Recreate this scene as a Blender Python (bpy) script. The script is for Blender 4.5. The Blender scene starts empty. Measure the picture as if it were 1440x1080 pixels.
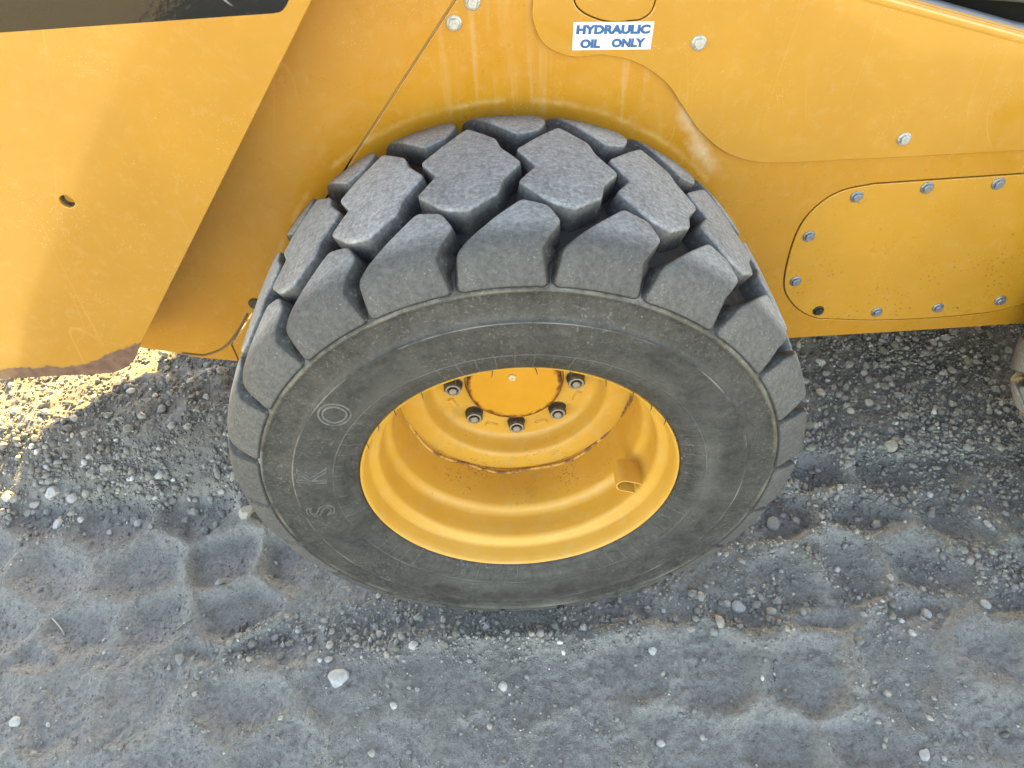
import bpy, bmesh, math, random
import numpy as np
from mathutils import Vector, Matrix, geometry

random.seed(7)
rng = np.random.default_rng(11)
SC = bpy.context.scene
COL = SC.collection

# ------------------------------------------------------------------ camera, sky, sun, exposure
cam_d = bpy.data.cameras.new('camera')
cam_d.sensor_width = 36.0
cam_d.lens = 25.0
cam_d.clip_start = 0.02
cam_d.clip_end = 400.0
cam = bpy.data.objects.new('camera', cam_d)
COL.objects.link(cam)
yaw, pitch, roll = 0.00542, 0.79211, -0.05244
fwd = Vector((math.sin(yaw)*math.cos(pitch), math.cos(yaw)*math.cos(pitch), -math.sin(pitch)))
rgt = Vector((math.cos(yaw), -math.sin(yaw), 0))
upv = rgt.cross(fwd)
r2 = rgt*math.cos(roll) + upv*math.sin(roll)
u2 = -rgt*math.sin(roll) + upv*math.cos(roll)
M = Matrix((r2, u2, -fwd)).transposed().to_4x4()
M.translation = (-0.00818, -0.60628, 1.2103)
cam.matrix_world = M
SC.camera = cam

SUN_EL = math.radians(30)
SUN_AZ = math.radians(11.5)          # from +Y towards +X : behind the machine
sdir = Vector((math.sin(SUN_AZ)*math.cos(SUN_EL), math.cos(SUN_AZ)*math.cos(SUN_EL), math.sin(SUN_EL)))
W = bpy.data.worlds.new('World')
SC.world = W
W.use_nodes = True
wn = W.node_tree.nodes
sky = wn.new('ShaderNodeTexSky')
sky.sky_type = 'NISHITA'
sky.sun_disc = False
sky.sun_elevation = SUN_EL
sky.sun_rotation = SUN_AZ
sky.dust_density = 0.7
sky.ozone_density = 0.3
sky.air_density = 0.8
wn['Background'].inputs['Strength'].default_value = 0.09
W.node_tree.links.new(sky.outputs[0], wn['Background'].inputs[0])

sun_d = bpy.data.lights.new('sun', 'SUN')
sun_d.energy = 3.6
sun_d.angle = math.radians(0.5)
sun_d.color = (1.0, 0.81, 0.44)
sun = bpy.data.objects.new('sun', sun_d)
sun.rotation_euler = sdir.to_track_quat('Z', 'Y').to_euler()
sun.location = (2, 6, 6)
COL.objects.link(sun)

SC.view_settings.view_transform = 'Standard'
SC.view_settings.look = 'None'
SC.view_settings.gamma = 1.0
SC.view_settings.use_curve_mapping = False
SC.view_settings.exposure = 3.8
SC.view_settings.use_white_balance = True
SC.view_settings.white_balance_temperature = 10800
SC.view_settings.white_balance_tint = 8

# ------------------------------------------------------------------ helpers
def tag(o, label=None, cat=None, group=None, kind=None):
    if label: o['label'] = label
    if cat: o['category'] = cat
    if group: o['group'] = group
    if kind: o['kind'] = kind
    return o

def link(o, parent=None):
    COL.objects.link(o)
    if parent is not None:
        o.parent = parent
    return o

def empty(name, loc=(0, 0, 0), parent=None):
    o = bpy.data.objects.new(name, None)
    o.location = loc
    o.empty_display_size = .1
    return link(o, parent)

def mesh_obj(name, verts, faces, mat, parent=None, smooth=False):
    me = bpy.data.meshes.new(name)
    me.from_pydata([tuple(v) for v in verts], [], [tuple(f) for f in faces])
    me.validate()
    me.update()
    if smooth:
        me.polygons.foreach_set('use_smooth', [True]*len(me.polygons))
    for m in (mat if isinstance(mat, (list, tuple)) else [mat]):
        me.materials.append(m)
    return link(bpy.data.objects.new(name, me), parent)

def bm_obj(name, bm, mat, parent=None, smooth=False, sharp=None):
    bmesh.ops.recalc_face_normals(bm, faces=bm.faces)
    me = bpy.data.meshes.new(name)
    bm.to_mesh(me)
    bm.free()
    if smooth:
        me.polygons.foreach_set('use_smooth', [True]*len(me.polygons))
        if sharp: me.set_sharp_from_angle(angle=math.radians(sharp))
    for m in (mat if isinstance(mat, (list, tuple)) else [mat]):
        me.materials.append(m)
    return link(bpy.data.objects.new(name, me), parent)

def cr(pts, n=6, closed=False):
    """Catmull-Rom through points"""
    P = [np.array(p, float) for p in pts]
    out = []
    N = len(P)
    rngi = range(N) if closed else range(N-1)
    for i in rngi:
        p0 = P[(i-1) % N] if (closed or i > 0) else 2*P[0]-P[1]
        p1, p2 = P[i], P[(i+1) % N]
        p3 = P[(i+2) % N] if (closed or i < N-2) else 2*P[-1]-P[-2]
        for k in range(n):
            t = k/n
            out.append(.5*((2*p1)+(-p0+p2)*t+(2*p0-5*p1+4*p2-p3)*t*t+(-p0+3*p1-3*p2+p3)*t**3))
    if not closed: out.append(P[-1])
    return [tuple(p) for p in out]

def offset_poly(pts, d):
    P = np.array(pts, float)
    a = np.roll(P, 1, 0); b = np.roll(P, -1, 0)
    e1 = P-a; e2 = b-P
    e1 /= np.linalg.norm(e1, axis=1)[:, None]+1e-12
    e2 /= np.linalg.norm(e2, axis=1)[:, None]+1e-12
    n1 = np.stack([e1[:, 1], -e1[:, 0]], 1); n2 = np.stack([e2[:, 1], -e2[:, 0]], 1)
    n = n1+n2
    L = np.maximum((n*n).sum(1), .6)
    n = n*(2/L)[:, None]
    area = .5*np.sum(P[:, 0]*np.roll(P[:, 1], -1)-np.roll(P[:, 0], -1)*P[:, 1])
    return P + n*d*(1 if area > 0 else -1)

def plate(name, outer, holes, yfront, thick, bevel, mat, parent):
    """sheet-metal plate standing in the xz plane, front face towards -y at yfront"""
    cu = bpy.data.curves.new('tmp', 'CURVE')
    cu.dimensions = '2D'
    cu.fill_mode = 'BOTH'
    cu.extrude = max(thick/2-bevel, 1e-5)
    cu.bevel_depth = bevel
    cu.bevel_resolution = 2
    cu.offset = -bevel
    for ring in [outer]+list(holes):
        sp = cu.splines.new('POLY')
        sp.points.add(len(ring)-1)
        for i, p in enumerate(ring):
            sp.points[i].co = (p[0], p[1], 0, 1)
        sp.use_cyclic_u = True
    ob = bpy.data.objects.new('tmp', cu)
    COL.objects.link(ob)
    dg = bpy.context.evaluated_depsgraph_get()
    me = bpy.data.meshes.new_from_object(ob.evaluated_get(dg))
    bpy.data.objects.remove(ob)
    bpy.data.curves.remove(cu)
    me.transform(Matrix.Translation((0, yfront+thick/2, 0)) @ Matrix.Rotation(math.pi/2, 4, 'X'))
    me.name = name
    me.materials.clear()
    me.materials.append(mat)
    return link(bpy.data.objects.new(name, me), parent)

def text_mesh(txt, size, shear=0.0, bold=0.0, extrude=0.0, offset=0.0, outline=False):
    cu = bpy.data.curves.new('txt', 'FONT')
    cu.body = txt
    cu.size = size
    cu.shear = shear
    cu.offset = offset
    cu.bevel_depth = bold
    cu.bevel_resolution = 1
    if outline: cu.fill_mode = 'NONE'
    cu.extrude = extrude
    cu.align_x = 'CENTER'
    cu.align_y = 'CENTER'
    ob = bpy.data.objects.new('txt', cu)
    COL.objects.link(ob)
    dg = bpy.context.evaluated_depsgraph_get()
    me = bpy.data.meshes.new_from_object(ob.evaluated_get(dg))
    bpy.data.objects.remove(ob)
    bpy.data.curves.remove(cu)
    return me

def lathe(name, prof, n, mat, parent, smooth=True, sharp=35, cap=False):
    """revolve (y, R) profile around the y axis"""
    v, f = [], []
    m = len(prof)
    for i in range(n):
        a = 2*math.pi*i/n
        for (y, R) in prof:
            v.append((R*math.sin(a), y, R*math.cos(a)))
    for i in range(n):
        j = (i+1) % n
        for k in range(m-1):
            f.append((i*m+k, i*m+k+1, j*m+k+1, j*m+k))
    if cap:
        f.append([i*m+m-1 for i in range(n)])
    o = mesh_obj(name, v, f, mat, parent, smooth)
    if smooth and sharp:
        o.data.set_sharp_from_angle(angle=math.radians(sharp))
    return o

def tube(pts, rad, n=10, closed=False):
    """returns verts, faces of a tube along points, rad scalar or list"""
    P = [Vector(p) for p in pts]
    v, f = [], []
    N = len(P)
    for i, p in enumerate(P):
        if closed: t = P[(i+1) % N]-P[i-1]
        else: t = P[min(i+1, N-1)]-P[max(i-1, 0)]
        t.normalize()
        a = t.orthogonal() if abs(t.y) > .9 else t.cross(Vector((0, 1, 0)))
        a.normalize()
        b = t.cross(a)
        r = rad[i] if isinstance(rad, (list, tuple)) else rad
        for k in range(n):
            an = 2*math.pi*k/n
            v.append(p+a*(r*math.cos(an))+b*(r*math.sin(an)))
    for i in range(N if closed else N-1):
        j = (i+1) % N
        for k in range(n):
            f.append((i*n+k, i*n+(k+1) % n, j*n+(k+1) % n, j*n+k))
    if not closed:
        f.append(list(range(n))[::-1])
        f.append([(N-1)*n+k for k in range(n)])
    return v, f

# ------------------------------------------------------------------ materials
class NT:
    def __init__(s, name):
        s.m = bpy.data.materials.new(name)
        s.m.use_nodes = True
        s.t = s.m.node_tree
        s.b = s.t.nodes['Principled BSDF']
        s.tc = s.t.nodes.new('ShaderNodeTexCoord')
    def n(s, typ, **kw):
        o = s.t.nodes.new(typ)
        for k, v in kw.items():
            if k in o.inputs.keys() and not hasattr(o, k): o.inputs[k].default_value = v
            else: setattr(o, k, v)
        return o
    def l(s, a, b): s.t.links.new(a, b)
    def mapping(s, scale=(1, 1, 1), rot=(0, 0, 0), src='Object'):
        mp = s.n('ShaderNodeMapping')
        mp.inputs['Scale'].default_value = scale
        mp.inputs['Rotation'].default_value = rot
        s.l(s.tc.outputs[src], mp.inputs[0])
        return mp.outputs[0]
    def noise(s, scale, detail=4, rough=.55, vec=None, dist=0.0):
        o = s.n('ShaderNodeTexNoise')
        o.inputs['Scale'].default_value = scale
        o.inputs['Detail'].default_value = detail
        o.inputs['Roughness'].default_value = rough
        o.inputs['Distortion'].default_value = dist
        s.l(vec if vec is not None else s.tc.outputs['Object'], o.inputs['Vector'])
        return o.outputs[0]
    def voro(s, scale, vec=None, feature='F1', out='Distance', rnd=1.0):
        o = s.n('ShaderNodeTexVoronoi')
        o.feature = feature
        o.inputs['Scale'].default_value = scale
        o.inputs['Randomness'].default_value = rnd
        s.l(vec if vec is not None else s.tc.outputs['Object'], o.inputs['Vector'])
        return o.outputs[out]
    def ramp(s, fac, a, b, va=0.0, vb=1.0):
        o = s.n('ShaderNodeMapRange')
        o.inputs[1].default_value = a; o.inputs[2].default_value = b
        o.inputs[3].default_value = va; o.inputs[4].default_value = vb
        s.l(fac, o.inputs[0])
        return o.outputs[0]
    def math(s, op, a, b=None):
        o = s.n('ShaderNodeMath'); o.operation = op
        for i, x in enumerate((a, b)):
            if x is None: continue
            if isinstance(x, (int, float)): o.inputs[i].default_value = x
            else: s.l(x, o.inputs[i])
        return o.outputs[0]
    def mix(s, fac, a, b):
        o = s.n('ShaderNodeMix'); o.data_type = 'RGBA'
        for sock, x in ((o.inputs[0], fac), (o.inputs[6], a), (o.inputs[7], b)):
            if isinstance(x, (int, float)): sock.default_value = x
            elif isinstance(x, tuple): sock.default_value = (*x, 1)
            else: s.l(x, sock)
        return o.outputs[2]
    def sep(s, src='Object'):
        o = s.n('ShaderNodeSeparateXYZ'); s.l(s.tc.outputs[src], o.inputs[0]); return o.outputs
    def color(s, c):
        if isinstance(c, tuple): s.b.inputs['Base Color'].default_value = (*c, 1)
        else: s.l(c, s.b.inputs['Base Color'])
    def rough(s, r):
        if isinstance(r, (int, float)): s.b.inputs['Roughness'].default_value = r
        else: s.l(r, s.b.inputs['Roughness'])
    def bump(s, h, strength=.3, dist=.002):
        o = s.n('ShaderNodeBump')
        o.inputs['Strength'].default_value = strength
        o.inputs['Distance'].default_value = dist
        s.l(h, o.inputs['Height']); s.l(o.outputs[0], s.b.inputs['Normal'])
    def attr(s, name):
        o = s.n('ShaderNodeAttribute'); o.attribute_name = name; return o.outputs['Fac']

YEL = (0.50, 0.232, 0.028)
def scratches(k, seed_rot, scale, width):
    """thin wandering lines: iso-lines of a stretched noise"""
    v = k.mapping((scale, scale, scale*.22), (0, seed_rot, 0))
    n = k.noise(1.0, 1.5, .4, v, .4)
    d = k.math('ABSOLUTE', k.math('SUBTRACT', n, .5))
    line = k.ramp(d, width, 0.0)
    gate = k.ramp(k.noise(5.0, 2, .5, k.mapping((1, 1, 1), (0, seed_rot*3, 1))), .56, .66)
    return k.math('MULTIPLY', line, gate)

def paint(name, streaks=False, wear_edge=None, base=YEL, rough=.24, specks=0.0, coat=.5):
    k = NT(name)
    c = k.mix(k.ramp(k.noise(6, 5), .3, .7), tuple(x*.93 for x in base), tuple(min(1, x*1.05) for x in base))
    sc = None
    for r, s_, w in ((.5, 9, .0045), (1.45, 13, .004), (1.25, 6, .003), (2.3, 7, .004)):
        q = scratches(k, r, s_, w)
        sc = q if sc is None else k.math('MAXIMUM', sc, q)
    c = k.mix(k.math('MULTIPLY', sc, .13), c, (.80, .52, .18))
    dust = k.ramp(k.noise(60, 6, .7), .52, .8)
    c = k.mix(k.math('MULTIPLY', dust, .16), c, (.62, .47, .26))
    # pale fly specks
    sp = k.ramp(k.voro(230), .16, .10)
    spg = k.ramp(k.noise(9, 3), .5, .68)
    c = k.mix(k.math('MULTIPLY', k.math('MULTIPLY', sp, spg), .55), c, (.78, .66, .42))
    if streaks:
        v = k.mapping((26, 26, 1.3))
        st = k.ramp(k.noise(1.0, 4, .6, v), .54, .78)
        X, Y, Z = k.sep()
        gx = k.math('MULTIPLY', k.ramp(X, -.16, .0), k.ramp(X, .42, .2))
        gz = k.math('MULTIPLY', k.ramp(Z, .72, .80), k.ramp(Z, .99, .90))
        c = k.mix(k.math('MULTIPLY', k.math('MULTIPLY', st, k.math('MULTIPLY', gx, gz)), .55), c, (.60, .48, .36))
        # rubbed arc thrown up by the tyre
        rr = k.math('SQRT', k.math('ADD', k.math('MULTIPLY', X, X), k.math('POWER', k.math('SUBTRACT', Z, .4), 2.0)))
        rr2 = k.math('ADD', rr, k.math('MULTIPLY', k.noise(4), .02))
        arc = k.ramp(k.math('ABSOLUTE', k.math('SUBTRACT', rr2, .405)), .006, 0)
        c = k.mix(k.math('MULTIPLY', k.math('MULTIPLY', arc, k.ramp(k.noise(30, 4), .4, .7)), .35), c, (.75, .55, .27))
        cake = k.ramp(k.math('ADD', k.math('ABSOLUTE', k.math('SUBTRACT', k.math('SUBTRACT', X, .275), k.math('MULTIPLY', k.math('SUBTRACT', .73, Z), .55))), k.math('MULTIPLY', k.noise(35, 4), .05)), .045, .02)
        cz = k.math('MULTIPLY', k.ramp(Z, .66, .69), k.ramp(Z, .79, .75))
        c = k.mix(k.math('MULTIPLY', k.math('MULTIPLY', cake, cz), .55), c, (.62, .50, .36))
    if specks:
        X, Y, Z = k.sep()
        d = k.ramp(k.voro(125), .26, .14)
        g = k.math('MULTIPLY', k.ramp(k.noise(20, 4), .46, .60), k.ramp(Z, .56, .46))
        c = k.mix(k.math('MULTIPLY', k.math('MULTIPLY', d, g), specks), c, (.16, .09, .03))
        d2 = k.ramp(k.voro(38), .10, .06)
        g2 = k.ramp(k.noise(12, 3), .50, .56)
        c = k.mix(k.math('MULTIPLY', k.math('MULTIPLY', d2, g2), specks*.8), c, (.10, .06, .03))
    ro = k.ramp(k.noise(14, 5, .6), .3, .8, rough*.8, rough*1.5)
    if wear_edge is not None:
        X, Y, Z = k.sep()
        zz = k.math('ADD', Z, k.math('MULTIPLY', k.math('SUBTRACT', k.noise(28, 6, .65), .5), .035))
        zz = k.math('SUBTRACT', zz, k.math('MULTIPLY', k.ramp(X, -.665, -.575), .035))
        w = k.ramp(zz, wear_edge+.0012, wear_edge-.0012)
        rust = k.mix(k.ramp(k.noise(90, 5), .35, .65), (.10, .045, .028), (.17, .085, .055))
        c = k.mix(w, c, rust)
        ro = k.math('MAXIMUM', ro, k.math('MULTIPLY', w, .75))
    k.color(c)
    k.rough(ro)
    k.b.inputs['Specular IOR Level'].default_value = .5
    k.b.inputs['Coat Weight'].default_value = coat
    k.b.inputs['Coat Roughness'].default_value = .07
    k.bump(k.noise(140, 3, .5), .05, .001)
    return k.m

def simple(name, c, rough=.5, metal=0.0, var=.15, scale=40, bump=0.0, bdist=.001):
    k = NT(name)
    k.color(k.mix(k.ramp(k.noise(scale, 5), .3, .7), tuple(x*(1-var) for x in c), tuple(min(1, x*(1+var)) for x in c)))
    k.rough(rough)
    k.b.inputs['Metallic'].default_value = metal
    if bump: k.bump(k.noise(scale*3, 4), bump, bdist)
    return k.m

M_body = paint('yellow_body_paint', streaks=True, rough=.27, base=(.45, .198, .021))
M_cover = paint('yellow_cover_paint', rough=.20, coat=.9, base=(.455, .212, .026))
M_access = paint('yellow_access_paint', rough=.30, specks=.85)
M_arm = paint('yellow_arm_paint', wear_edge=0.4746, rough=.17, coat=1.0, base=(.41, .192, .023))
M_black = simple('black_interior', (.008, .008, .008), .6)
M_dirtgap = simple('dirt_filled_gap', (.13, .085, .05), .9)
M_seam = simple('dusty_seam_sealer', (.26, .155, .055), .8)
M_steel = simple('zinc_bolt', (.25, .265, .29), .42, .6, .25, 300, .15)
M_zinc = simple('bright_zinc_bolt', (.42, .43, .43), .4, .55, .25, 300, .15)
M_dark_bolt = simple('oily_black_bolt', (.02, .018, .016), .45)
M_nut = simple('dark_wheel_nut', (.075, .066, .055), .5, .35, .5, 220, .3)
M_nutring = simple('worn_nut_edge', (.36, .33, .29), .5, .5, .3, 300, .2)
M_white = simple('white_vinyl', (.62, .63, .65), .4, 0, .07, 40)
M_blue = simple('blue_ink', (.005, .085, .25), .4, 0, .12, 90)
M_chrome = simple('valve_cap_metal', (.7, .69, .66), .25, 1.0, .1)
M_sky_edge = simple('edge_sky_grey', (.22, .24, .28), .45, 0, .2)
M_glass = simple('dark_cab_glass', (.01, .012, .013), .08)
M_black.node_tree.nodes['Principled BSDF'].inputs['Specular IOR Level'].default_value = .08
M_belly = simple('dirty_belly', (.06, .045, .025), .85)

def decal_mat():
    k = NT('black_decal')
    ch = k.ramp(k.voro(34), .085, .06)
    g = k.ramp(k.noise(11, 3), .57, .60)
    X, Y, Z = k.sep()
    v = k.mapping((30, 30, 30), (0, .9, 0))
    sc = k.math('MULTIPLY', k.ramp(k.math('ABSOLUTE', k.math('SUBTRACT', k.noise(.45, 2, .5, v), .5)), .012, 0), k.ramp(k.noise(9, 3), .56, .66))
    fac = k.math('MAXIMUM', k.math('MULTIPLY', ch, g), k.math('MULTIPLY', sc, .6))
    k.color(k.mix(fac, (.006, .006, .006), (.75, .75, .75)))
    k.rough(.08)
    k.b.inputs['Specular IOR Level'].default_value = .6
    k.bump(k.noise(110, 3), .12, .001)
    return k.m
M_decal = decal_mat()

def rim_mat():
    k = NT('yellow_rim_paint')
    X, Y, Z = k.sep()
    c = k.mix(k.ramp(k.noise(9, 5), .3, .7), (.54, .275, .045), (.60, .32, .06))
    dust = k.ramp(k.noise(45, 6, .7), .5, .78)
    c = k.mix(k.math('MULTIPLY', dust, .38), c, (.54, .40, .21))
    # mud specks on the inside of the barrel bottom
    sp = k.ramp(k.voro(150), .34, .14)
    g = k.math('MULTIPLY', k.ramp(k.noise(16, 4), .46, .60), k.math('MULTIPLY', k.ramp(Y, .08, .12), k.ramp(Z, -.08, -.15)))
    c = k.mix(k.math('MULTIPLY', k.math('MULTIPLY', sp, g), .8), c, (.20, .11, .03))
    d2 = k.ramp(k.voro(46), .06, .035)
    c = k.mix(k.math('MULTIPLY', k.math('MULTIPLY', d2, k.ramp(k.noise(13, 3), .5, .58)), .8), c, (.15, .08, .02))
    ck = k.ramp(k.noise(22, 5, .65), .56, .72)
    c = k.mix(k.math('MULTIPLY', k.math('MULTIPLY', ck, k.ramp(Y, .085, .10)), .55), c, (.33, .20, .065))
    k.color(c)
    k.rough(k.ramp(k.noise(20, 4), .3, .7, .36, .5))
    k.bump(k.noise(120, 4), .08, .001)
    return k.m
M_rim = rim_mat()

def hub_mat():
    k = NT('orange_hub_cap_paint')
    X, Y, Z = k.sep()
    r = k.math('SQRT', k.math('ADD', k.math('MULTIPLY', X, X), k.math('MULTIPLY', Z, Z)))
    r = k.math('ADD', r, k.math('MULTIPLY', k.math('SUBTRACT', k.noise(70, 6, .75), .5), .026))
    r = k.math('ADD', r, k.math('MULTIPLY', k.ramp(k.noise(9, 2), .45, .7), .006))
    w = k.ramp(r, .0675, .0725)
    rust = k.mix(k.ramp(k.noise(120, 5), .35, .65), (.07, .020, .008), (.26, .085, .02))
    c = k.mix(k.ramp(k.noise(25, 5), .35, .7), (.55, .25, .024), (.60, .285, .034))
    k.color(k.mix(w, c, rust))
    k.rough(.45)
    k.bump(k.noise(200, 4), .1, .001)
    return k.m
M_hub = hub_mat()

def weld_mat():
    k = NT('rusty_weld')
    c = k.mix(k.ramp(k.noise(30, 5, .65), .47, .54), (.56, .31, .075), (.18, .075, .035))
    k.color(c); k.rough(.6)
    k.bump(k.noise(300, 3), .5, .001)
    return k.m
M_weld = weld_mat()

def rubber(name, dark, light, wear_and_light=True):
    k = NT(name)
    f = k.ramp(k.noise(90, 8, .75), .34, .68)
    c = k.mix(f, dark, light)
    # pale scuff flecks
    fl = k.math('MULTIPLY', k.ramp(k.noise(230, 5, .75), .57, .68), k.ramp(k.noise(13, 5, .65), .42, .62))
    c = k.mix(k.math('MULTIPLY', fl, .6), c, (.30, .30, .295))
    if wear_and_light:
        w = k.attr('wear_and_light')  # worn dusty tops, plus skylit tops and shaded walls put into the colour
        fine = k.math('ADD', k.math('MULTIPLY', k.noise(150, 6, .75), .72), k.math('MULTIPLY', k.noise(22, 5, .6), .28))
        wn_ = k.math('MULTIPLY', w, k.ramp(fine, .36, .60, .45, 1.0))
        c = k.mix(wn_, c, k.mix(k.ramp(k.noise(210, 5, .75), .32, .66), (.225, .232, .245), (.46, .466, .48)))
    oi = k.n('ShaderNodeObjectInfo')
    tone = k.ramp(oi.outputs['Random'], 0, 1, .80, 1.14)
    vm = k.n('ShaderNodeVectorMath'); vm.operation = 'SCALE'
    k.l(c, vm.inputs[0]); k.l(tone, vm.inputs['Scale'])
    c = vm.outputs[0]
    cut = scratches(k, .8, 9, .006)
    c = k.mix(k.math('MULTIPLY', cut, .6), c, (.025, .025, .027))
    k.color(c)
    k.rough(k.ramp(k.noise(40, 4), .3, .7, .55, .78))
    h = k.math('ADD', k.math('MULTIPLY', k.noise(60, 7, .7), 1.0), k.math('MULTIPLY', k.noise(420, 3, .6), .35))
    k.bump(h, .6, .0024)
    return k.m
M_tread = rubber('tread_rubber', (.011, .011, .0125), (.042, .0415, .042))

def side_rubber():
    k = NT('sidewall_rubber')
    X, Y, Z = k.sep()
    r = k.math('SQRT', k.math('ADD', k.math('MULTIPLY', X, X), k.math('MULTIPLY', Z, Z)))
    f = k.ramp(k.math('ADD', k.math('MULTIPLY', k.noise(19, 8, .7, None, .6), .5), k.math('MULTIPLY', k.noise(130, 6, .75), .5)), .38, .62)
    c = k.mix(f, (.020, .020, .0202), (.060, .059, .058))
    fl = k.ramp(k.noise(250, 5, .75), .56, .67)
    fg = k.math('MAXIMUM', k.ramp(k.noise(8, 4), .45, .66), k.math('MULTIPLY', k.ramp(r, .30, .335), .75))
    c = k.mix(k.math('MULTIPLY', k.math('MULTIPLY', fl, fg), .55), c, (.28, .275, .26))
    c = k.mix(k.ramp(r, .3535, .3600), c, (.020, .020, .022))  # groove floors under the lugs coloured darker, groove shade painted in
    # tan rubbed line on the moulded ridge
    ridge = k.ramp(k.math('ABSOLUTE', k.math('SUBTRACT', r, .3475)), .0030, .0012)
    c = k.mix(k.math('MULTIPLY', ridge, k.ramp(k.noise(14, 3), .42, .66, .0, .55)), c, (.20, .175, .13))
    scuff = k.math('MULTIPLY', k.ramp(k.math('ABSOLUTE', k.math('SUBTRACT', r, .353)), .006, .001), k.ramp(k.noise(16, 5, .7), .48, .64))
    c = k.mix(k.math('MULTIPLY', scuff, .6), c, (.30, .30, .305))
    arc = k.ramp(k.math('ABSOLUTE', k.math('SUBTRACT', r, .3085)), .0012, .0004)
    c = k.mix(k.math('MULTIPLY', k.math('MULTIPLY', arc, .6), k.ramp(k.noise(19, 5), .46, .66)), c, (.26, .255, .245))
    ang = k.math('ARCTAN2', X, Z)
    rline = k.ramp(k.math('PINGPONG', k.math('MULTIPLY', ang, 11.0), .5), .035, .012)
    rline = k.math('MULTIPLY', rline, k.math('MULTIPLY', k.ramp(r, .260, .256), k.ramp(k.noise(9, 4), .42, .60)))
    cl = k.math('MULTIPLY', k.ramp(k.math('ABSOLUTE', k.math('SUBTRACT', r, .2565)), .0012, .0004), k.ramp(k.noise(8, 4), .42, .58))
    c = k.mix(k.math('MULTIPLY', k.math('MAXIMUM', rline, cl), .32), c, (.22, .22, .215))
    # dusty tan band above the bead
    band = k.math('MULTIPLY', k.ramp(k.math('ABSOLUTE', k.math('SUBTRACT', r, .262)), .022, 0), k.ramp(k.noise(6, 4), .42, .66))
    c = k.mix(k.math('MULTIPLY', band, .45), c, (.115, .114, .110))
    dz = k.math('ADD', k.math('MULTIPLY', Z, -1.0), k.math('MULTIPLY', k.noise(14, 5, .65), .12))
    c = k.mix(k.math('MULTIPLY', k.ramp(dz, .37, .46), .75), c, k.mix(k.ramp(k.noise(90, 5), .3, .7), (.12, .115, .108), (.20, .195, .185)))
    k.color(c)
    k.rough(k.ramp(k.noise(40, 4), .3, .7, .5, .72))
    rib = k.math('PINGPONG', k.math('MULTIPLY', ang, 11.0), .5)
    rib = k.math('MULTIPLY', k.ramp(rib, .06, .02), k.math('MULTIPLY', k.ramp(r, .262, .256), k.ramp(k.noise(7, 3), .40, .55)))
    band2 = k.ramp(k.math('ABSOLUTE', k.math('SUBTRACT', r, .2565)), .0014, .0005)
    h = k.math('ADD', k.noise(70, 7, .7), k.math('MULTIPLY', k.math('MAXIMUM', rib, band2), .45))
    crack = k.ramp(k.voro(52, None, 'DISTANCE_TO_EDGE'), .0, .025)
    h = k.math('ADD', h, k.math('MULTIPLY', crack, k.math('MULTIPLY', k.ramp(r, .285, .25), k.ramp(k.noise(5, 3), .48, .58, 0, .4))))
    k.bump(h, .65, .0026)
    return k.m
M_side = side_rubber()
M_letter = rubber('lettering_rubber', (.055, .055, .055), (.15, .148, .144), False)

def ground_mat():
    k = NT('packed_gravel_dirt')
    X, Y, Z = k.sep()
    g = k.mix(k.ramp(k.noise(5.5, 6, .6), .32, .68), (.270, .266, .259), (.355, .350, .341))
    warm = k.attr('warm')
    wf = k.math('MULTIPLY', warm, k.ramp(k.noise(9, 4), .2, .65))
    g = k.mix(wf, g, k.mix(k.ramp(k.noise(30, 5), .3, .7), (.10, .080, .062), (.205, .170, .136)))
    pd = k.attr('pad')
    g = k.mix(k.math('MULTIPLY', pd, .55), g, k.mix(k.ramp(k.noise(24, 5), .3, .7), (.295, .291, .284), (.350, .346, .338)))
    g = k.mix(k.math('MULTIPLY', k.ramp(pd, .25, .02), k.math('MULTIPLY', k.ramp(k.noise(4.5, 4), .42, .62), .35)), g, (.25, .232, .208))
    g = k.mix(k.ramp(k.noise(160, 5, .7), .42, .72), g, (.175, .171, .165))
    fl = k.ramp(k.voro(330), .22, .10)
    fg = k.ramp(k.noise(60, 3), .50, .62)
    g = k.mix(k.math('MULTIPLY', k.math('MULTIPLY', fl, fg), .6), g, (.40, .40, .40))
    k.color(g)
    k.rough(.92)
    h = k.math('ADD', k.noise(140, 8, .72), k.math('MULTIPLY', k.noise(620, 3, .6), .5))
    k.bump(h, 1.0, .0048)
    return k.m
M_ground = ground_mat()

def stone_mat(name='gravel_stone'):
    k = NT(name)
    t = k.attr('tone')
    rm = k.n('ShaderNodeValToRGB')
    cr_ = rm.color_ramp
    cr_.elements[0].position = 0; cr_.elements[0].color = (.14, .132, .125, 1)
    cr_.elements[1].position = 1; cr_.elements[1].color = (.62, .625, .63, 1)
    for p, c in ((.25, (.19, .18, .165)), (.5, (.25, .25, .25)), (.72, (.335, .315, .285)), (.9, (.42, .425, .44))):
        e = cr_.elements.new(p); e.color = (*c, 1)
    k.l(t, rm.inputs[0])
    v = k.n('ShaderNodeMix'); v.data_type = 'RGBA'; v.blend_type = 'MULTIPLY'
    v.inputs[0].default_value = 1.0
    k.l(rm.outputs[0], v.inputs[6])
    k.l(k.mix(k.ramp(k.noise(130, 5, .65), .3, .72), (.72, .72, .72), (1.1, 1.09, 1.06)), v.inputs[7])
    k.color(v.outputs[2])
    k.rough(.85)
    k.bump(k.noise(330, 5, .6), .35, .001)
    return k.m
M_stone = stone_mat()
M_straw = simple('pale_straw', (.45, .41, .33), .8, 0, .2, 200)
M_twig = simple('dry_twig', (.14, .11, .08), .9, 0, .3, 200, .4)

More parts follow.
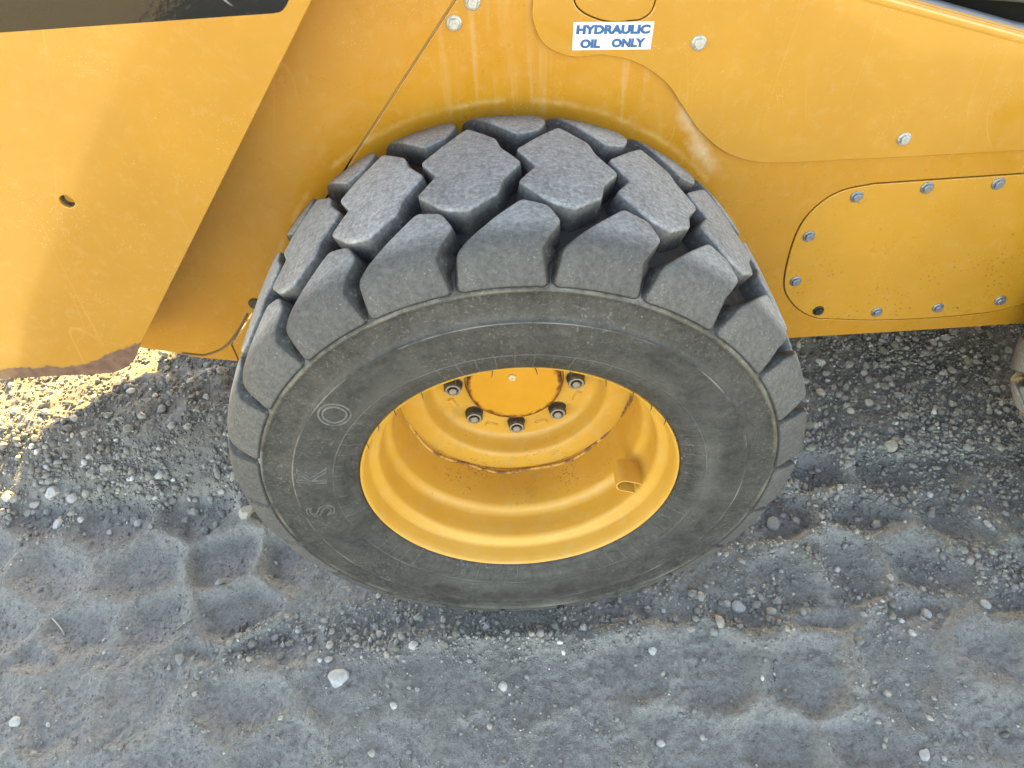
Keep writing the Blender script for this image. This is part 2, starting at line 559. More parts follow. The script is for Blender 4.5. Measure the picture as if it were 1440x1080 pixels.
# ------------------------------------------------------------------ ground
def vnoise(x, y, seed):
    xi = np.floor(x).astype(np.int64); yi = np.floor(y).astype(np.int64)
    xf = x-xi; yf = y-yi
    def h(a, b):
        n = (a*374761393 + b*668265263 + seed*1442695041) & 0xffffffff
        n = ((n ^ (n >> 13))*1274126177) & 0xffffffff
        n = n ^ (n >> 16)
        return (n & 0xffff)/65535.0
    u = xf*xf*(3-2*xf); v = yf*yf*(3-2*yf)
    return (h(xi, yi)*(1-u)+h(xi+1, yi)*u)*(1-v)+(h(xi, yi+1)*(1-u)+h(xi+1, yi+1)*u)*v

def fbm(x, y, f, o, seed, gain=.5):
    s = 0; a = 1; t = 0
    for i in range(o):
        s = s+a*vnoise(x*f+13.7*i, y*f-7.1*i, seed+i); t += a; a *= gain; f *= 2.03
    return s/t

def sst(x, a, b):
    t = np.clip((x-a)/(b-a), 0, 1)
    return t*t*(3-2*t)

def pads(x, y, yc, seed, pu=.165, pv=.098, ph=0.0):
    """overlapping tread imprints: 1 on a print floor, 0 on the crumbly ridges between (staggered cells)"""
    u = (x+ph+.060*(fbm(x, y, 5, 4, seed)-.5))/pu
    v = (y-yc+.055*(fbm(x, y, 5, 4, seed+9)-.5))/pv
    j0 = np.floor(v)
    F1 = np.full(np.shape(x), 9.0); F2 = np.full(np.shape(x), 9.0)
    for dj in (-1, 0, 1):
        jj = j0+dj
        off = .5*np.mod(jj, 2)
        i0 = np.floor(u-off)
        for di in (-1, 0, 1):
            ii_ = i0+di
            jx = vnoise(ii_*1.0+.01, jj*1.0+.01, seed+50)-.5
            jy = vnoise(ii_*1.0+.01, jj*1.0+.01, seed+60)-.5
            cu = ii_+off+.5+.46*jx; cv = jj+.5+.40*jy
            du = (u-cu)*pu; dv = (v-cv)*pv*1.12
            dd = np.hypot(du, dv)
            F2 = np.minimum(F2, np.maximum(F1, dd)); F1 = np.minimum(F1, dd)
    e = F2-F1+.026*(fbm(x, y, 26, 3, seed+3)-.5)
    w = .060+.050*sst(fbm(x, y, 6, 2, seed+5), .25, .75)
    t = np.clip(e/w, 0, 1)
    p = sst(t**.8, .02, 1.0)
    worn = sst(fbm(x, y, 8, 3, seed+21), .30, .62)      # ridges partly trampled flat
    return 1-(1-p)*(np.where(x < 0, .72, .42)+np.where(x < 0, .28, .58)*worn)

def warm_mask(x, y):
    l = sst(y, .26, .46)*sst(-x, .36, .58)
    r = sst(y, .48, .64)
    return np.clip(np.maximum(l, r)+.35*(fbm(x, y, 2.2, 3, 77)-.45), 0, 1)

def gravel_mask(x, y):
    n = fbm(x, y, 5, 3, 31)
    left = sst(y, .20, .30)*sst(-x, .33, .45)*(.95-.6*sst(y, .38, .55))
    right = sst(x, .33, .45)*sst(y, .06+.10*0, .30)*1.0
    under = np.exp(-((y+.015)/.05)**2)*sst(.60-np.abs(x), 0, .18)*.9
    rr = sst(x, .30, .5)*np.exp(-((y-.03)/.09)**2)*.8
    return np.clip((np.maximum.reduce([left, right, under, rr]))*(.45+1.0*n)+.16*sst(n, .40, .8), 0.08, 1)

def terrain(x, y, want_pad=False):
    x = np.asarray(x, float); y = np.asarray(y, float)
    near = sst(2.6-np.hypot(x, y-.2), 0, .8)
    z = .018*(fbm(x, y, 1.6, 3, 1)-.5) + .012*(fbm(x, y, 7, 3, 5)-.5)
    z = z + near*.0075*(fbm(x, y, 30, 3, 9)-.5) + near*.0085*(fbm(x, y, 85, 3, 19, .7)-.5)
    # soft wheel rut
    rut = sst(y, -.07, .0)*sst(.36-y, 0, .07)
    z = z-.010*rut
    # bank of loose dirt thrown up on the left, lower one on the right
    bank = sst(y-.10*(x+.9)*(-1)*0, .27, .50)*sst(-x+.10*(y-.4), .36, .62)
    z = z+.068*bank*(.8+.5*fbm(x, y, 4, 3, 41)) + bank*.022*(fbm(x, y, 22, 3, 43)-.5)
    bankr = sst(y, .52, .72)*sst(x, -.2, .6)
    z = z+.028*bankr
    # tread imprints
    m1 = rut*sst(np.abs(x), .40, .50)
    side = np.where(x > 0, .80, 1.0)
    k1 = m1*side*(.55+.45*sst(fbm(x, y, 3.2, 3, 61), .20, .60))
    p1 = pads(x, y, .10, 3, .160, .118, .03)
    z = z+near*k1*(.030*(1-p1)-.014)
    m2 = sst(y, -.52, -.46)*sst(.045-y, 0, .06)
    k2 = m2*(.45+.55*sst(fbm(x, y, 2.6, 3, 67), .26, .62))*(.62+.38*sst(x, .05, .5))*(1-.72*np.exp(-((x+.10)/.30)**2))
    p2 = pads(x, y, -.06, 4, .158, .122, .01)
    z = z+near*k2*(1-.85*m1)*(.028*(1-p2)-.013)
    if want_pad: return np.clip(k1*p1+k2*p2*(1-.85*m1), 0, 1)
    z = z-near*.5*np.clip(k1*p1+k2*p2, 0, 1)*.0075*(fbm(x, y, 30, 3, 9)-.5)
    z = z+.017*np.exp(-((y+.042)/.020)**2)*sst(.30-np.abs(x), 0, .14)*(.4+1.1*fbm(x, y, 18, 3, 91))
    # flat where the tyres stand
    for cx in (0.0, 1.288):
        f = sst(.17-np.abs(x-cx), 0, .10)*sst(y, -.05, .0)*sst(.33-y, 0, .05)
        z = z*(1-f)-.004*f
    return z

xs = np.concatenate([-np.geomspace(70, 1.75, 34), np.arange(-1.70, 1.7001, .004), np.geomspace(1.75, 70, 34)])
ys = np.concatenate([-np.geomspace(70, .62, 34), np.arange(-.58, 1.2001, .004), np.geomspace(1.25, 70, 30)])
GX, GY = np.meshgrid(xs, ys)
GZ = terrain(GX, GY)
nx, ny = len(xs), len(ys)
me = bpy.data.meshes.new('ground')
me.vertices.add(nx*ny)
me.vertices.foreach_set('co', np.stack([GX, GY, GZ], -1).astype(np.float32).ravel())
ii = np.arange(nx*ny).reshape(ny, nx)
q = np.stack([ii[:-1, :-1], ii[:-1, 1:], ii[1:, 1:], ii[1:, :-1]], -1).reshape(-1, 4)
me.loops.add(q.size)
me.loops.foreach_set('vertex_index', q.astype(np.int32).ravel())
me.polygons.add(len(q))
me.polygons.foreach_set('loop_start', np.arange(0, q.size, 4, dtype=np.int32))
me.polygons.foreach_set('use_smooth', np.ones(len(q), bool))
me.update(calc_edges=True)
at = me.attributes.new('warm', 'FLOAT', 'POINT')
at.data.foreach_set('value', warm_mask(GX, GY).astype(np.float32).ravel())
at = me.attributes.new('pad', 'FLOAT', 'POINT')
at.data.foreach_set('value', terrain(GX, GY, True).astype(np.float32).ravel())
me.materials.append(M_ground)
ground = link(bpy.data.objects.new('ground', me))
tag(ground, 'grey packed dirt ground with tyre tread imprints and a loose bank', None, None, 'structure')

# ------------------------------------------------------------------ stones
def ico(sub):
    bm = bmesh.new()
    bmesh.ops.create_icosphere(bm, subdivisions=sub, radius=1)
    v = np.array([p.co[:] for p in bm.verts]); f = np.array([[p.index for p in fc.verts] for fc in bm.faces])
    bm.free()
    return v, f
IV1, IF1 = ico(1)
OV = np.array([(1, 0, 0), (-1, 0, 0), (0, 1, 0), (0, -1, 0), (0, 0, 1), (0, 0, -1)], float)
OF = np.array([(0, 2, 4), (2, 1, 4), (1, 3, 4), (3, 0, 4), (2, 0, 5), (1, 2, 5), (3, 1, 5), (0, 3, 5)])
IV2, IF2 = ico(2)

def rot_mats(n):
    qn = rng.normal(size=(n, 4)); qn /= np.linalg.norm(qn, axis=1)[:, None]
    w, x, y, z = qn.T
    return np.stack([np.stack([1-2*(y*y+z*z), 2*(x*y-z*w), 2*(x*z+y*w)], -1),
                     np.stack([2*(x*y+z*w), 1-2*(x*x+z*z), 2*(y*z-x*w)], -1),
                     np.stack([2*(x*z-y*w), 2*(y*z+x*w), 1-2*(x*x+y*y)], -1)], 1)

def tyre_clear(x, y, r):
    ok = np.ones(len(x), bool)
    for cx in (0.0, 1.288):
        zt = terrain(x, y)
        dz = .4-zt-r
        ok &= ~((np.hypot(x-cx, dz) < .402) & (y > -.012-r) & (y < .305+r))
    return ok

def gravel(name, n, rmin, rmax, power, seed, area, biased=True, label='', sharp=1.0, low=False):
    IV, IF = (OV, OF) if low else (IV1, IF1)
    x0, x1, y0, y1 = area
    N = int(n*6) if biased else n
    x = rng.uniform(x0, x1, N); y = rng.uniform(y0, y1, N)
    if biased:
        clump = sst(fbm(x, y, 16, 3, 201), .36, .62)
        keep = rng.random(N) < (gravel_mask(x, y)**sharp)*(1-.75*terrain(x, y, True))*(.25+.95*clump)
        x, y = x[keep][:n], y[keep][:n]
    n = len(x)
    r = rmin*(1-rng.random(n)*(1-(rmin/rmax)**power))**(-1/power)
    ok = tyre_clear(x, y, r)
    x, y, r = x[ok], y[ok], r[ok]
    n = len(x)
    z = terrain(x, y)
    R = rot_mats(n)
    sc = np.stack([rng.uniform(.8, 1.25, n), rng.uniform(.7, 1.05, n), rng.uniform(.5, .85, n)], -1)
    base = IV[None]*(1+rng.uniform(-.22, .22, (n, len(IV), 1)))*sc[:, None]*r[:, None, None]
    V = np.einsum('nij,nkj->nki', R, base)
    V[..., 0] += x[:, None]; V[..., 1] += y[:, None]; V[..., 2] += (z+r*rng.uniform(.0, .45, n))[:, None]
    F = (IF[None]+(np.arange(n)*len(IV))[:, None, None]).reshape(-1, 3)
    me = bpy.data.meshes.new(name)
    me.vertices.add(n*len(IV)); me.vertices.foreach_set('co', V.astype(np.float32).ravel())
    me.loops.add(F.size); me.loops.foreach_set('vertex_index', F.astype(np.int32).ravel())
    me.polygons.add(len(F)); me.polygons.foreach_set('loop_start', np.arange(0, F.size, 3, dtype=np.int32))
    me.update(calc_edges=True)
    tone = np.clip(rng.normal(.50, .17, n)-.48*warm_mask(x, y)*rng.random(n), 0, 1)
    tone = np.where(rng.random(n) < .035, rng.uniform(.85, 1, n), tone)
    at = me.attributes.new('tone', 'FLOAT', 'POINT')
    at.data.foreach_set('value', np.repeat(tone, len(IV)).astype(np.float32))
    me.materials.append(M_stone)
    o = link(bpy.data.objects.new(name, me))
    return tag(o, label, 'gravel', None, 'stuff')

gravel('gravel', 62000, .0017, .0062, 2.2, 1, (-1.55, 1.55, -.42, 1.15), True, 'loose grey gravel strewn over the packed dirt')
gravel('coarse_gravel', 6500, .0042, .0120, 2.3, 3, (-1.45, 1.45, -.30, 1.10), True, 'coarser grey gravel lying among the loose gravel', 1.6)
gravel('grit', 80000, .0008, .0027, 2.6, 2, (-1.2, 1.15, -.42, .45), False, 'fine pale grit sprinkled over the packed dirt', 1.0, True)

def stone(loc, r, tone, seed, label, group=None, flat=.7, cat='stone'):
    rs = np.random.default_rng(seed)
    v = IV2.copy()
    # chipped facets: clip by random planes
    for k in range(7):
        n = rs.normal(size=3); n /= np.linalg.norm(n)
        d = rs.uniform(.58, .86)
        e = v@n-d
        v = v-np.outer(np.maximum(e, 0), n)
    v *= np.array([rs.uniform(.95, 1.25), rs.uniform(.8, 1.05), flat])*r
    a = rs.uniform(0, 6.28)
    Rz = np.array([[math.cos(a), -math.sin(a), 0], [math.sin(a), math.cos(a), 0], [0, 0, 1]])
    v = v@Rz.T
    o = mesh_obj('stone', v, IF2.tolist(), M_stone)
    at = o.data.attributes.new('tone', 'FLOAT', 'POINT')
    at.data.foreach_set('value', [min(tone, .90)]*len(v))
    z = float(terrain(np.array([loc[0]]), np.array([loc[1]]))[0])
    o.location = (loc[0], loc[1], z+r*flat*.45)
    return tag(o, label, cat, group)

for i, (x, y, r, t, fl, lab) in enumerate([
    (-.985, .330, .0165, .92, .85, 'pale angular stone on the dirt bank, largest left of the tyre'),
    (-.955, .258, .0115, .95, .80, 'whitish rounded stone below the large angular stone left of the tyre'),
    (-.330, -.097, .0190, .95, .50, 'large pale flat stone lying alone on the dirt in front of the tyre, lower left'),
    (-.201, -.051, .0095, .98, .75, 'white pebble in front of the tyre, right of and above the large flat pale stone'),
    (-.075, -.018, .0090, .97, .70, 'white pebble close to the bottom edge of the tyre'),
    (-.047, -.129, .0085, .93, .70, 'pale pebble alone in the bare foreground straight below the tyre'),
    (.099, -.031, .0080, .90, .75, 'pale grey pebble just below and right of the tyre contact'),
    (.214, -.080, .0085, .88, .75, 'light grey pebble on the dirt below the right half of the tyre'),
    (.800, .335, .0150, .72, .85, 'tan blocky stone, largest in the gravel right of the tyre'),
    (.735, .590, .0130, .85, .60, 'pale stone in the shade just below the yellow body, right of the tyre'),
    (-.560, .250, .0160, .74, .85, 'grey-brown stone leaning against the lower left of the tyre'),
    (-.229, -.150, .0070, .90, .70, 'small pale pebble in the foreground between the large flat stone and the bottom edge'),
    (.500, .166, .0150, .55, .80, 'round dark grey stone by the lower right of the tyre'),
    (.386, -.003, .0130, .93, .60, 'bluish white stone in the gravel below the right side of the tyre'),
    (.710, -.039, .0110, .94, .45, 'flat bluish chip of stone far right beside the tread prints'),
    (-.858, -.141, .0095, .92, .75, 'pale pebble near the lower left corner of the foreground'),
    (-.350, -.062, .0075, .80, .75, 'small grey pebble just above the large flat pale stone'),
    (-.796, .262, .0095, .96, .75, 'whitish pebble where the left gravel meets the tread prints'),
    (.752, .438, .0090, .78, .75, 'tan pebble above the tan blocky stone right of the tyre'),
    (.600, -.268, .0090, .93, .55, 'pale chip of stone at the bottom right edge of the foreground'),
    (.200, -.228, .0080, .90, .70, 'light pebble near the bottom edge, right of centre'),
]):
    stone((x, y), r, t, 100+i, lab, None, fl)

def zone(n, box, rr, lab, grp, seed, gm=.35, clear=None):
    rs = np.random.default_rng(seed)
    c = 0; tries = 0
    while c < n and tries < n*60:
        tries += 1
        x, y = rs.uniform(box[0], box[1]), rs.uniform(box[2], box[3])
        r = rr[0]+(rr[1]-rr[0])*rs.random()**2.2
        if gravel_mask(np.array([x]), np.array([y]))[0] < gm: continue
        if not tyre_clear(np.array([x]), np.array([y]), np.array([r]))[0]: continue
        stone((x, y), r, float(np.clip(rs.normal(.55, .2), .1, .97)), seed*1000+c, lab, grp, rs.uniform(.6, .85))
        c += 1
zone(75, (-1.2, -.42, .22, .75), (.006, .0125), 'ordinary mid-sized grey stone in the loose bank left of the tyre', 'stones in the left bank', 3)
zone(80, (.42, 1.2, .12, .80), (.006, .0120), 'ordinary mid-sized grey stone in the gravel between the two tyres', 'stones in the right gravel', 4)
zone(46, (-1.15, -.55, .225, .37), (.0065, .0125), 'pale grey stone in the strip where the left bank meets the tread prints', 'stones in the strip below the left bank', 6, .15)
zone(30, (.15, .85, -.12, .10), (.005, .0090), 'ordinary small grey stone on the tread prints below right of the tyre', 'stones on the right tread prints', 5)

tv, tf = tube([(.511, .222, terrain(.511, .222)+.006), (.530, .197, terrain(.53, .197)+.010), (.546, .178, terrain(.546, .178)+.010), (.563, .154, terrain(.563, .154)+.006)], [.0018, .0024, .0022, .0012], 7)
tag(mesh_obj('twig', tv, tf, M_twig, None, True), 'thin dry twig on the gravel by the lower right of the tyre', 'twig')

for (a, b, lab) in (((-.882, .050), (-.852, .020), 'pale dry straw lying on the tread prints at far left'), ((-.640, .012), (-.612, .026), 'short dark stick on the ground left of the tyre bottom')):
    pts = [(a[0]+(b[0]-a[0])*t, a[1]+(b[1]-a[1])*t+.002*math.sin(3*t), float(terrain(a[0]+(b[0]-a[0])*t, a[1]+(b[1]-a[1])*t))+.0035) for t in (0, .3, .65, 1)]
    tv, tf = tube(pts, [.0011, .0016, .0015, .0009], 6)
    tag(mesh_obj('stick', tv, tf, M_straw if 'straw' in lab else M_twig, None, True), lab, 'stick')
# ------------------------------------------------------------------ the machine
loader = empty('skid_steer_loader')
tag(loader, 'yellow skid steer loader seen close at its black-tyred front wheel', 'loader')
YB = .345

# --- body sheets (left sheet, main sheet) with a seam between them
seam_t, seam_b = (-.0485, .922), (-.234, .699)
d = np.array(seam_t)-np.array(seam_b); d = d/np.linalg.norm(d)
nrm = np.array([d[1], -d[0]])
top = np.array(seam_b)+d*((.95-seam_b[1])/d[1]); bot = np.array(seam_b)-d*.42
botL = [(-.662, .392), (-.60, .374), (-.56, .358), (-.494, .344)]
gapw = .0014
left_sheet = [(-.80, 1.33), (-.80, .55), (-.675, .40)]+botL+[(-.494, .3845), tuple(top-nrm*gapw), (-.028, 1.33)]
plate('front_body_sheet', left_sheet, [], YB, .006, .0008, M_body, loader)
acc = cr([(.546, .371), (.521, .384), (.494, .408), (.470, .447), (.463, .509), (.467, .566), (.485, .602), (.515, .625), (.562, .634)], 6) + [(.788, .637), (1.00, .636)] + cr([(1.00, .636), (1.03, .60), (1.03, .46), (1.00, .41), (.912, .378)], 5)[1:] + cr([(.912, .378), (.867, .364), (.768, .357), (.652, .359), (.546, .371)], 5)[1:-1]
acc_hole = [tuple(p) for p in offset_poly(acc, .0022)]
main_sheet = [(-.491, .3845), (-.491, .3435), (-.30, .328), (.0, .322), (.514, .3255), (.70, .3265), (.80, .3275), (.937, .330), (1.25, .36), (2.10, .50), (2.10, .60), (.80, .79), (.45, .86), (.44, .93), (.02, .95), tuple(top+nrm*gapw)]
body = plate('body_side_sheet', main_sheet, [acc_hole], YB-.0006, .006, .0008, M_body, loader)
# dirt packed behind the seam and round the access plate
bx = [(-.28, .62), (-.20, .62), (.04, .96), (-.06, .96)]
plate('seam_backing', bx, [], YB+.0022, .003, .0002, M_seam, loader)
plate('access_recess', [(.44, .345), (1.06, .345), (1.06, .66), (.44, .66)], [], YB+.004, .003, .0002, M_dirtgap, loader)
# curved lip with a drain hole low on the front sheet
v, f = tube([(x, YB-.0008, z) for x, z in cr([(-.585, .372), (-.560, .366), (-.544, .365), (-.508, .380), (-.472, .416), (-.445, .452)], 6)], .0019, 8)
mesh_obj('curved_lip', v, f, M_dirtgap, loader, True)
v, f = tube([(-.426, YB-.003, .473), (-.426, YB+.006, .473)], .0105, 14)
hb = mesh_obj('drain_hole_disc', v, f, M_belly, loader)  # dark-coloured disc drawn in place of an open hole

# --- access plate
access = plate('access_plate', acc, [], YB-.0016, .005, .0010, M_access, loader)

# --- side cover
cov_left = cr([(.047, .96), (.047, .919), (.047, .895), (.060, .867), (.088, .851), (.112, .848), (.139, .8485), (.181, .837), (.222, .810), (.250, .775), (.280, .737), (.322, .703), (.366, .686), (.409, .681)], 7)
topline = [(1.75, .555), (.86, .800), (.765, .826), (.684, .849), (.519, .895), (.40, .928), (.30, .95), (.20, 1.02), (.047, 1.05)]
cover_out = cov_left+[(.60, .680), (.765, .680), (1.75, .50)]+topline
door = cr([(.0975, .945), (.0985, .917), (.109, .903), (.132, .8925), (.152, .889), (.170, .8897), (.183, .8912), (.194, .899), (.198, .914), (.198, .945)], 7)
door_hole = [tuple(p) for p in offset_poly(door, .0014)]
cover = plate('side_cover', cover_out, [door_hole], .338, .0066, .0012, M_cover, loader)
plate('filler_door', door, [], .3383, .004, .0012, M_cover, cover)
plate('door_gap', [(.09, .88), (.205, .88), (.205, .95), (.09, .95)], [], .3432, .0008, .0001, M_black, cover)
# rolled top edge of the cover, turned back over the engine bay
ed = [Vector((x, 0, z)) for x, z in [(.30, .951), (.40, .9285), (.519, .8955), (.684, .8495), (.700, .846), (.715, .8355), (.765, .8265), (.86, .800), (1.6, .596)]]
prof = [(.3392, -.010), (.3386, -.004), (.3400, .002), (.3440, .0062), (.3500, .0080), (.366, .0085), (.366, .0065), (.350, .0055)]
v, f = [], []
for p in ed:
    for (y, dz) in prof: v.append((p.x, y-.0016, p.z+dz-.004))
m = len(prof)
for i in range(len(ed)-1):
    for k in range(m-1): f.append((i*m+k, i*m+k+1, (i+1)*m+k+1, (i+1)*m+k))
lip = mesh_obj('rolled_edge', v, f, [M_cover, M_sky_edge], cover, True)
for p in lip.data.polygons:
    if (p.index % (m-1)) >= 3: p.material_index = 1  # upward faces tinted grey-blue, reflected sky put into the colour

# --- engine bay behind the cover edge: black box painted in for the unlit cavity, and a hose
def box_obj(name, x0, x1, y0, y1, z0, z1, mat, parent, bev=.006):
    bm = bmesh.new()
    bmesh.ops.create_cube(bm, size=1)
    for p in bm.verts:
        p.co = Vector(((x0+x1)/2+p.co.x*(x1-x0), (y0+y1)/2+p.co.y*(y1-y0), (z0+z1)/2+p.co.z*(z1-z0)))
    bmesh.ops.bevel(bm, geom=bm.edges[:], offset=bev, segments=2, affect='EDGES')
    return bm_obj(name, bm, mat, parent)
box_obj('dark_bay_box', .25, 2.05, .405, .46, .34, 1.0, M_black, loader)
v, f = tube(cr([(.60, .398, .888), (.72, .392, .876), (.86, .388, .842), (1.1, .39, .76)], 6), .012, 12)
mesh_obj('engine_hose', v, f, simple('dusty_hose', (.10, .105, .10), .7), loader, True)

# --- chassis belly, cab, engine hood (the last two unseen, outlines shaped to cast the shade)
box_obj('chassis_belly', -.40, 2.08, .362, 1.45, .335, .80, M_belly, loader)
def prism(name, prof_xz, y0, y1, mat, parent, bev=.02):
    bm = bmesh.new()
    a = [bm.verts.new((x, y0, z)) for x, z in prof_xz]
    b = [bm.verts.new((x, y1, z)) for x, z in prof_xz]
    bm.faces.new(a); bm.faces.new(b[::-1])
    for i in range(len(a)):
        j = (i+1) % len(a)
        bm.faces.new((a[i], b[i], b[j], a[j]))
    bmesh.ops.bevel(bm, geom=bm.edges[:], offset=bev, segments=2, affect='EDGES')
    return bm_obj(name, bm, mat, parent)
SHADE_TOE = [(-.50, .40), (-.60, .49), (-.875, .64), (-.94, 1.2)]  # toe outline set to let sun through to the left ground patch
shade_cab = prism('shade_cab', SHADE_TOE+[(-.91, 2.36), (1.15, 2.36), (1.15, .80), (-.30, .80), (-.38, .40)], .47, 1.40, M_black, loader)
plate('cab_window', [(-.85, 1.35), (.35, 1.35), (.35, 1.98), (-.85, 1.98)], [], .462, .006, .001, M_glass, shade_cab)
prism('shade_hood', [(1.16, .82), (1.16, 2.0), (2.1, 1.94), (2.2, 1.88), (2.2, 1.24), (2.7, 1.22), (2.7, .82)], .43, 1.40, M_cover, loader)  # unseen hood, heights chosen for where its shadow ends

# --- near lift arm plate in front of the body
arm_out = [(-1.1513, 0.4585), (-0.9786, 0.4557), (-0.8031, 0.4533), (-0.6717, 0.4518), (-0.6353, 0.4518), (-0.6238, 0.4533), (-0.6065, 0.46), (-0.5969, 0.4657), (-0.5816, 0.4792), (-0.5672, 0.5003), (-0.1922, 0.9693), (-0.0195, 1.186), (-0.0195, 1.3922), (-1.1513, 1.3922)]
hole = [(-0.5547+.0088*math.cos(a), 0.7516+.0088*math.sin(a)) for a in np.linspace(0, 2*math.pi, 24, endpoint=False)]
arm = plate('lift_arm_plate', arm_out, [hole], .215, .010, .0010, M_arm, loader)
prism('arm_shade_box', [(-1.12, .475), (-.640, .472), (-.604, .500), (-.228, .972), (-.06, 1.18), (-.06, 1.38), (-1.12, 1.38)], .2255, .339, M_body, arm, .004)  # box added behind the plate to darken the body beside it
v, f = [], []
for j, (y, r) in enumerate(((.219, .0090), (.2215, .0078), (.223, .0072), (.227, .0078), (.229, .0070), (.233, .0076), (.250, .0070))):
    for i in range(20):
        a = 2*math.pi*i/20
        v.append((-0.5547+r*math.cos(a), y, 0.7516+r*math.sin(a)))
for j in range(6):
    for i in range(20):
        f.append((j*20+i, j*20+(i+1) % 20, (j+1)*20+(i+1) % 20, (j+1)*20+i))
f.append([6*20+i for i in range(20)])
mesh_obj('threaded_hole', v, f, M_nut, arm, True)
dec = [(-1.1417, 0.9477), (-0.8635, 0.9496), (-0.5288, 0.9539), (-0.2363, 0.9582)]+cr([(-0.2363, 0.9582), (-0.2276, 0.9597), (-0.2209, 0.965), (-0.2147, 0.9731)], 5)[1:]+[(-0.0867, 1.1333), (-0.0579, 1.2004), (-0.0579, 1.3731), (-1.1417, 1.3731)]
plate('black_decal', dec, [], .2144, .0009, .0001, M_decal, arm)

# --- bolts
def hex_bolt_mesh(name, mats, rw=.0098, rh=.0072, hh=.0064):
    bm = bmesh.new()
    def ring(n, r, y, ph=0): return [bm.verts.new((r*math.cos(2*math.pi*i/n+ph), y, r*math.sin(2*math.pi*i/n+ph))) for i in range(n)]
    a = ring(18, rw, 0); b = ring(18, rw, -.0014); c = ring(18, rw*.86, -.0024)
    for p, q_ in ((a, b), (b, c)):
        for i in range(18): bm.faces.new((p[i], p[(i+1) % 18], q_[(i+1) % 18], q_[i]))
    bm.faces.new(c)
    h0 = ring(6, rh, -.0020); h1 = ring(6, rh, -hh+.0008); h2 = ring(6, rh*.86, -hh)
    for p, q_ in ((h0, h1), (h1, h2)):
        for i in range(6): bm.faces.new((p[i], p[(i+1) % 6], q_[(i+1) % 6], q_[i]))
    bm.faces.new(h2)
    bmesh.ops.recalc_face_normals(bm, faces=bm.faces)
    me = bpy.data.meshes.new(name); bm.to_mesh(me); bm.free()
    for m_ in mats: me.materials.append(m_)
    return me
BOLT = hex_bolt_mesh('bolt', [M_steel])
BOLT_Z = hex_bolt_mesh('bolt', [M_zinc])
BOLT_D = hex_bolt_mesh('bolt', [M_dark_bolt])
def bolt(x, z, y, parent, me=BOLT, label=None):
    o = link(bpy.data.objects.new('bolt', me), parent)
    o.location = (x, y, z)
    o.rotation_euler = (0, random.uniform(0, 6.28), 0)
    if label: o['label'] = label
    return o
bolt(-.052, .896, YB-.0006, body, BOLT_Z); bolt(-.027, .919, YB-.0006, body, BOLT_Z)
bolt(.260, .858, .338, cover, BOLT_Z); bolt(.578, .709, .338, cover, BOLT_Z)
for x, z in [(.541, .615), (.646, .624), (.755, .624), (.860, .622), (.960, .615), (.485, .547), (.486, .457), (.650, .378), (.758, .380), (.865, .389), (1.0, .53)]:
    bolt(x, z, YB-.0016, access)
bolt(.543, .389, YB-.0016, access, BOLT_D, 'oily black bolt head')

# --- sticker with its lettering
stk = plate('sticker', [(.0965, .8575), (.198, .8535), (.1995, .8870), (.0978, .8915)], [], .3374, .0006, .0001, M_white, loader)
def lay_text(txt, cx, cz, width, height, rot, shear, bold):
    me = text_mesh(txt, .03, shear, bold)
    co = np.array([v.co[:] for v in me.vertices])
    mn, mx = co.min(0), co.max(0)
    co[:, 0] = (co[:, 0]-(mn[0]+mx[0])/2)*width/(mx[0]-mn[0])
    co[:, 1] = (co[:, 1]-(mn[1]+mx[1])/2)*height/(mx[1]-mn[1])
    c_, s_ = math.cos(rot), math.sin(rot)
    x = cx+co[:, 0]*c_-co[:, 1]*s_
    z = cz+co[:, 0]*s_+co[:, 1]*c_
    me.vertices.foreach_set('co', np.stack([x, np.where(co[:, 2] > 0, .33715, .3376)-.02*np.abs(co[:, 2]), z], -1).astype(np.float32).ravel())
    me.materials.clear(); me.materials.append(M_blue)
    me.update()
    o = link(bpy.data.objects.new('lettering', me), stk)
    return o
lay_text('HYDRAULIC', .1483, .8803, .0945, .0116, -.042, .02, .0023)
lay_text('OIL', .1197, .8645, .0262, .0114, -.040, .02, .0023)
lay_text('ONLY', .1690, .8630, .0440, .0114, -.040, .02, .0023)

# ------------------------------------------------------------------ wheel
wheel = empty('wheel', (0, 0, .4), loader)
NL = 22
PIT = 2*math.pi/NL
# crown (top of lug) profile from the tread centre to the outer shoulder: (y, R)
TP = np.array([(.145, .405), (.09, .4045), (.05, .4025), (.028, .4000), (.014, .3975), (.004, .3905), (-.004, .3770), (-.0105, .3620), (-.0148, .350), (-.018, .340)])
for _ in range(4):
    a, b = TP[:-1], TP[1:]
    TP = np.concatenate([[TP[0]], np.stack([.75*a+.25*b, .25*a+.75*b], 1).reshape(-1, 2), [TP[-1]]])
TS = np.concatenate([[0], np.cumsum(np.hypot(*np.diff(TP, axis=0).T))])
YC = .145
def crown(s):
    """point and outward normal of the crown at arc length s (+ outer side, - inner side)"""
    a = np.abs(s)
    y = np.interp(a, TS, TP[:, 0]); R = np.interp(a, TS, TP[:, 1])
    y2 = np.interp(a+.002, TS, TP[:, 0]); R2 = np.interp(a+.002, TS, TP[:, 1])
    y1 = np.interp(a-.002, TS, TP[:, 0]); R1 = np.interp(a-.002, TS, TP[:, 1])
    ty, tr = y2-y1, R2-R1
    L = np.hypot(ty, tr)+1e-9
    ny_, nr_ = tr/L, -ty/L
    sg = np.where(s >= 0, 1, -1)
    y = np.where(s >= 0, y, YC+(YC-y)*1.13)
    return y, R, ny_*sg, nr_
def lug_depth(s):
    return np.interp(np.abs(s), [0, .10, .145, .165, .180, .2], [.030, .030, .028, .019, .0055, .003])

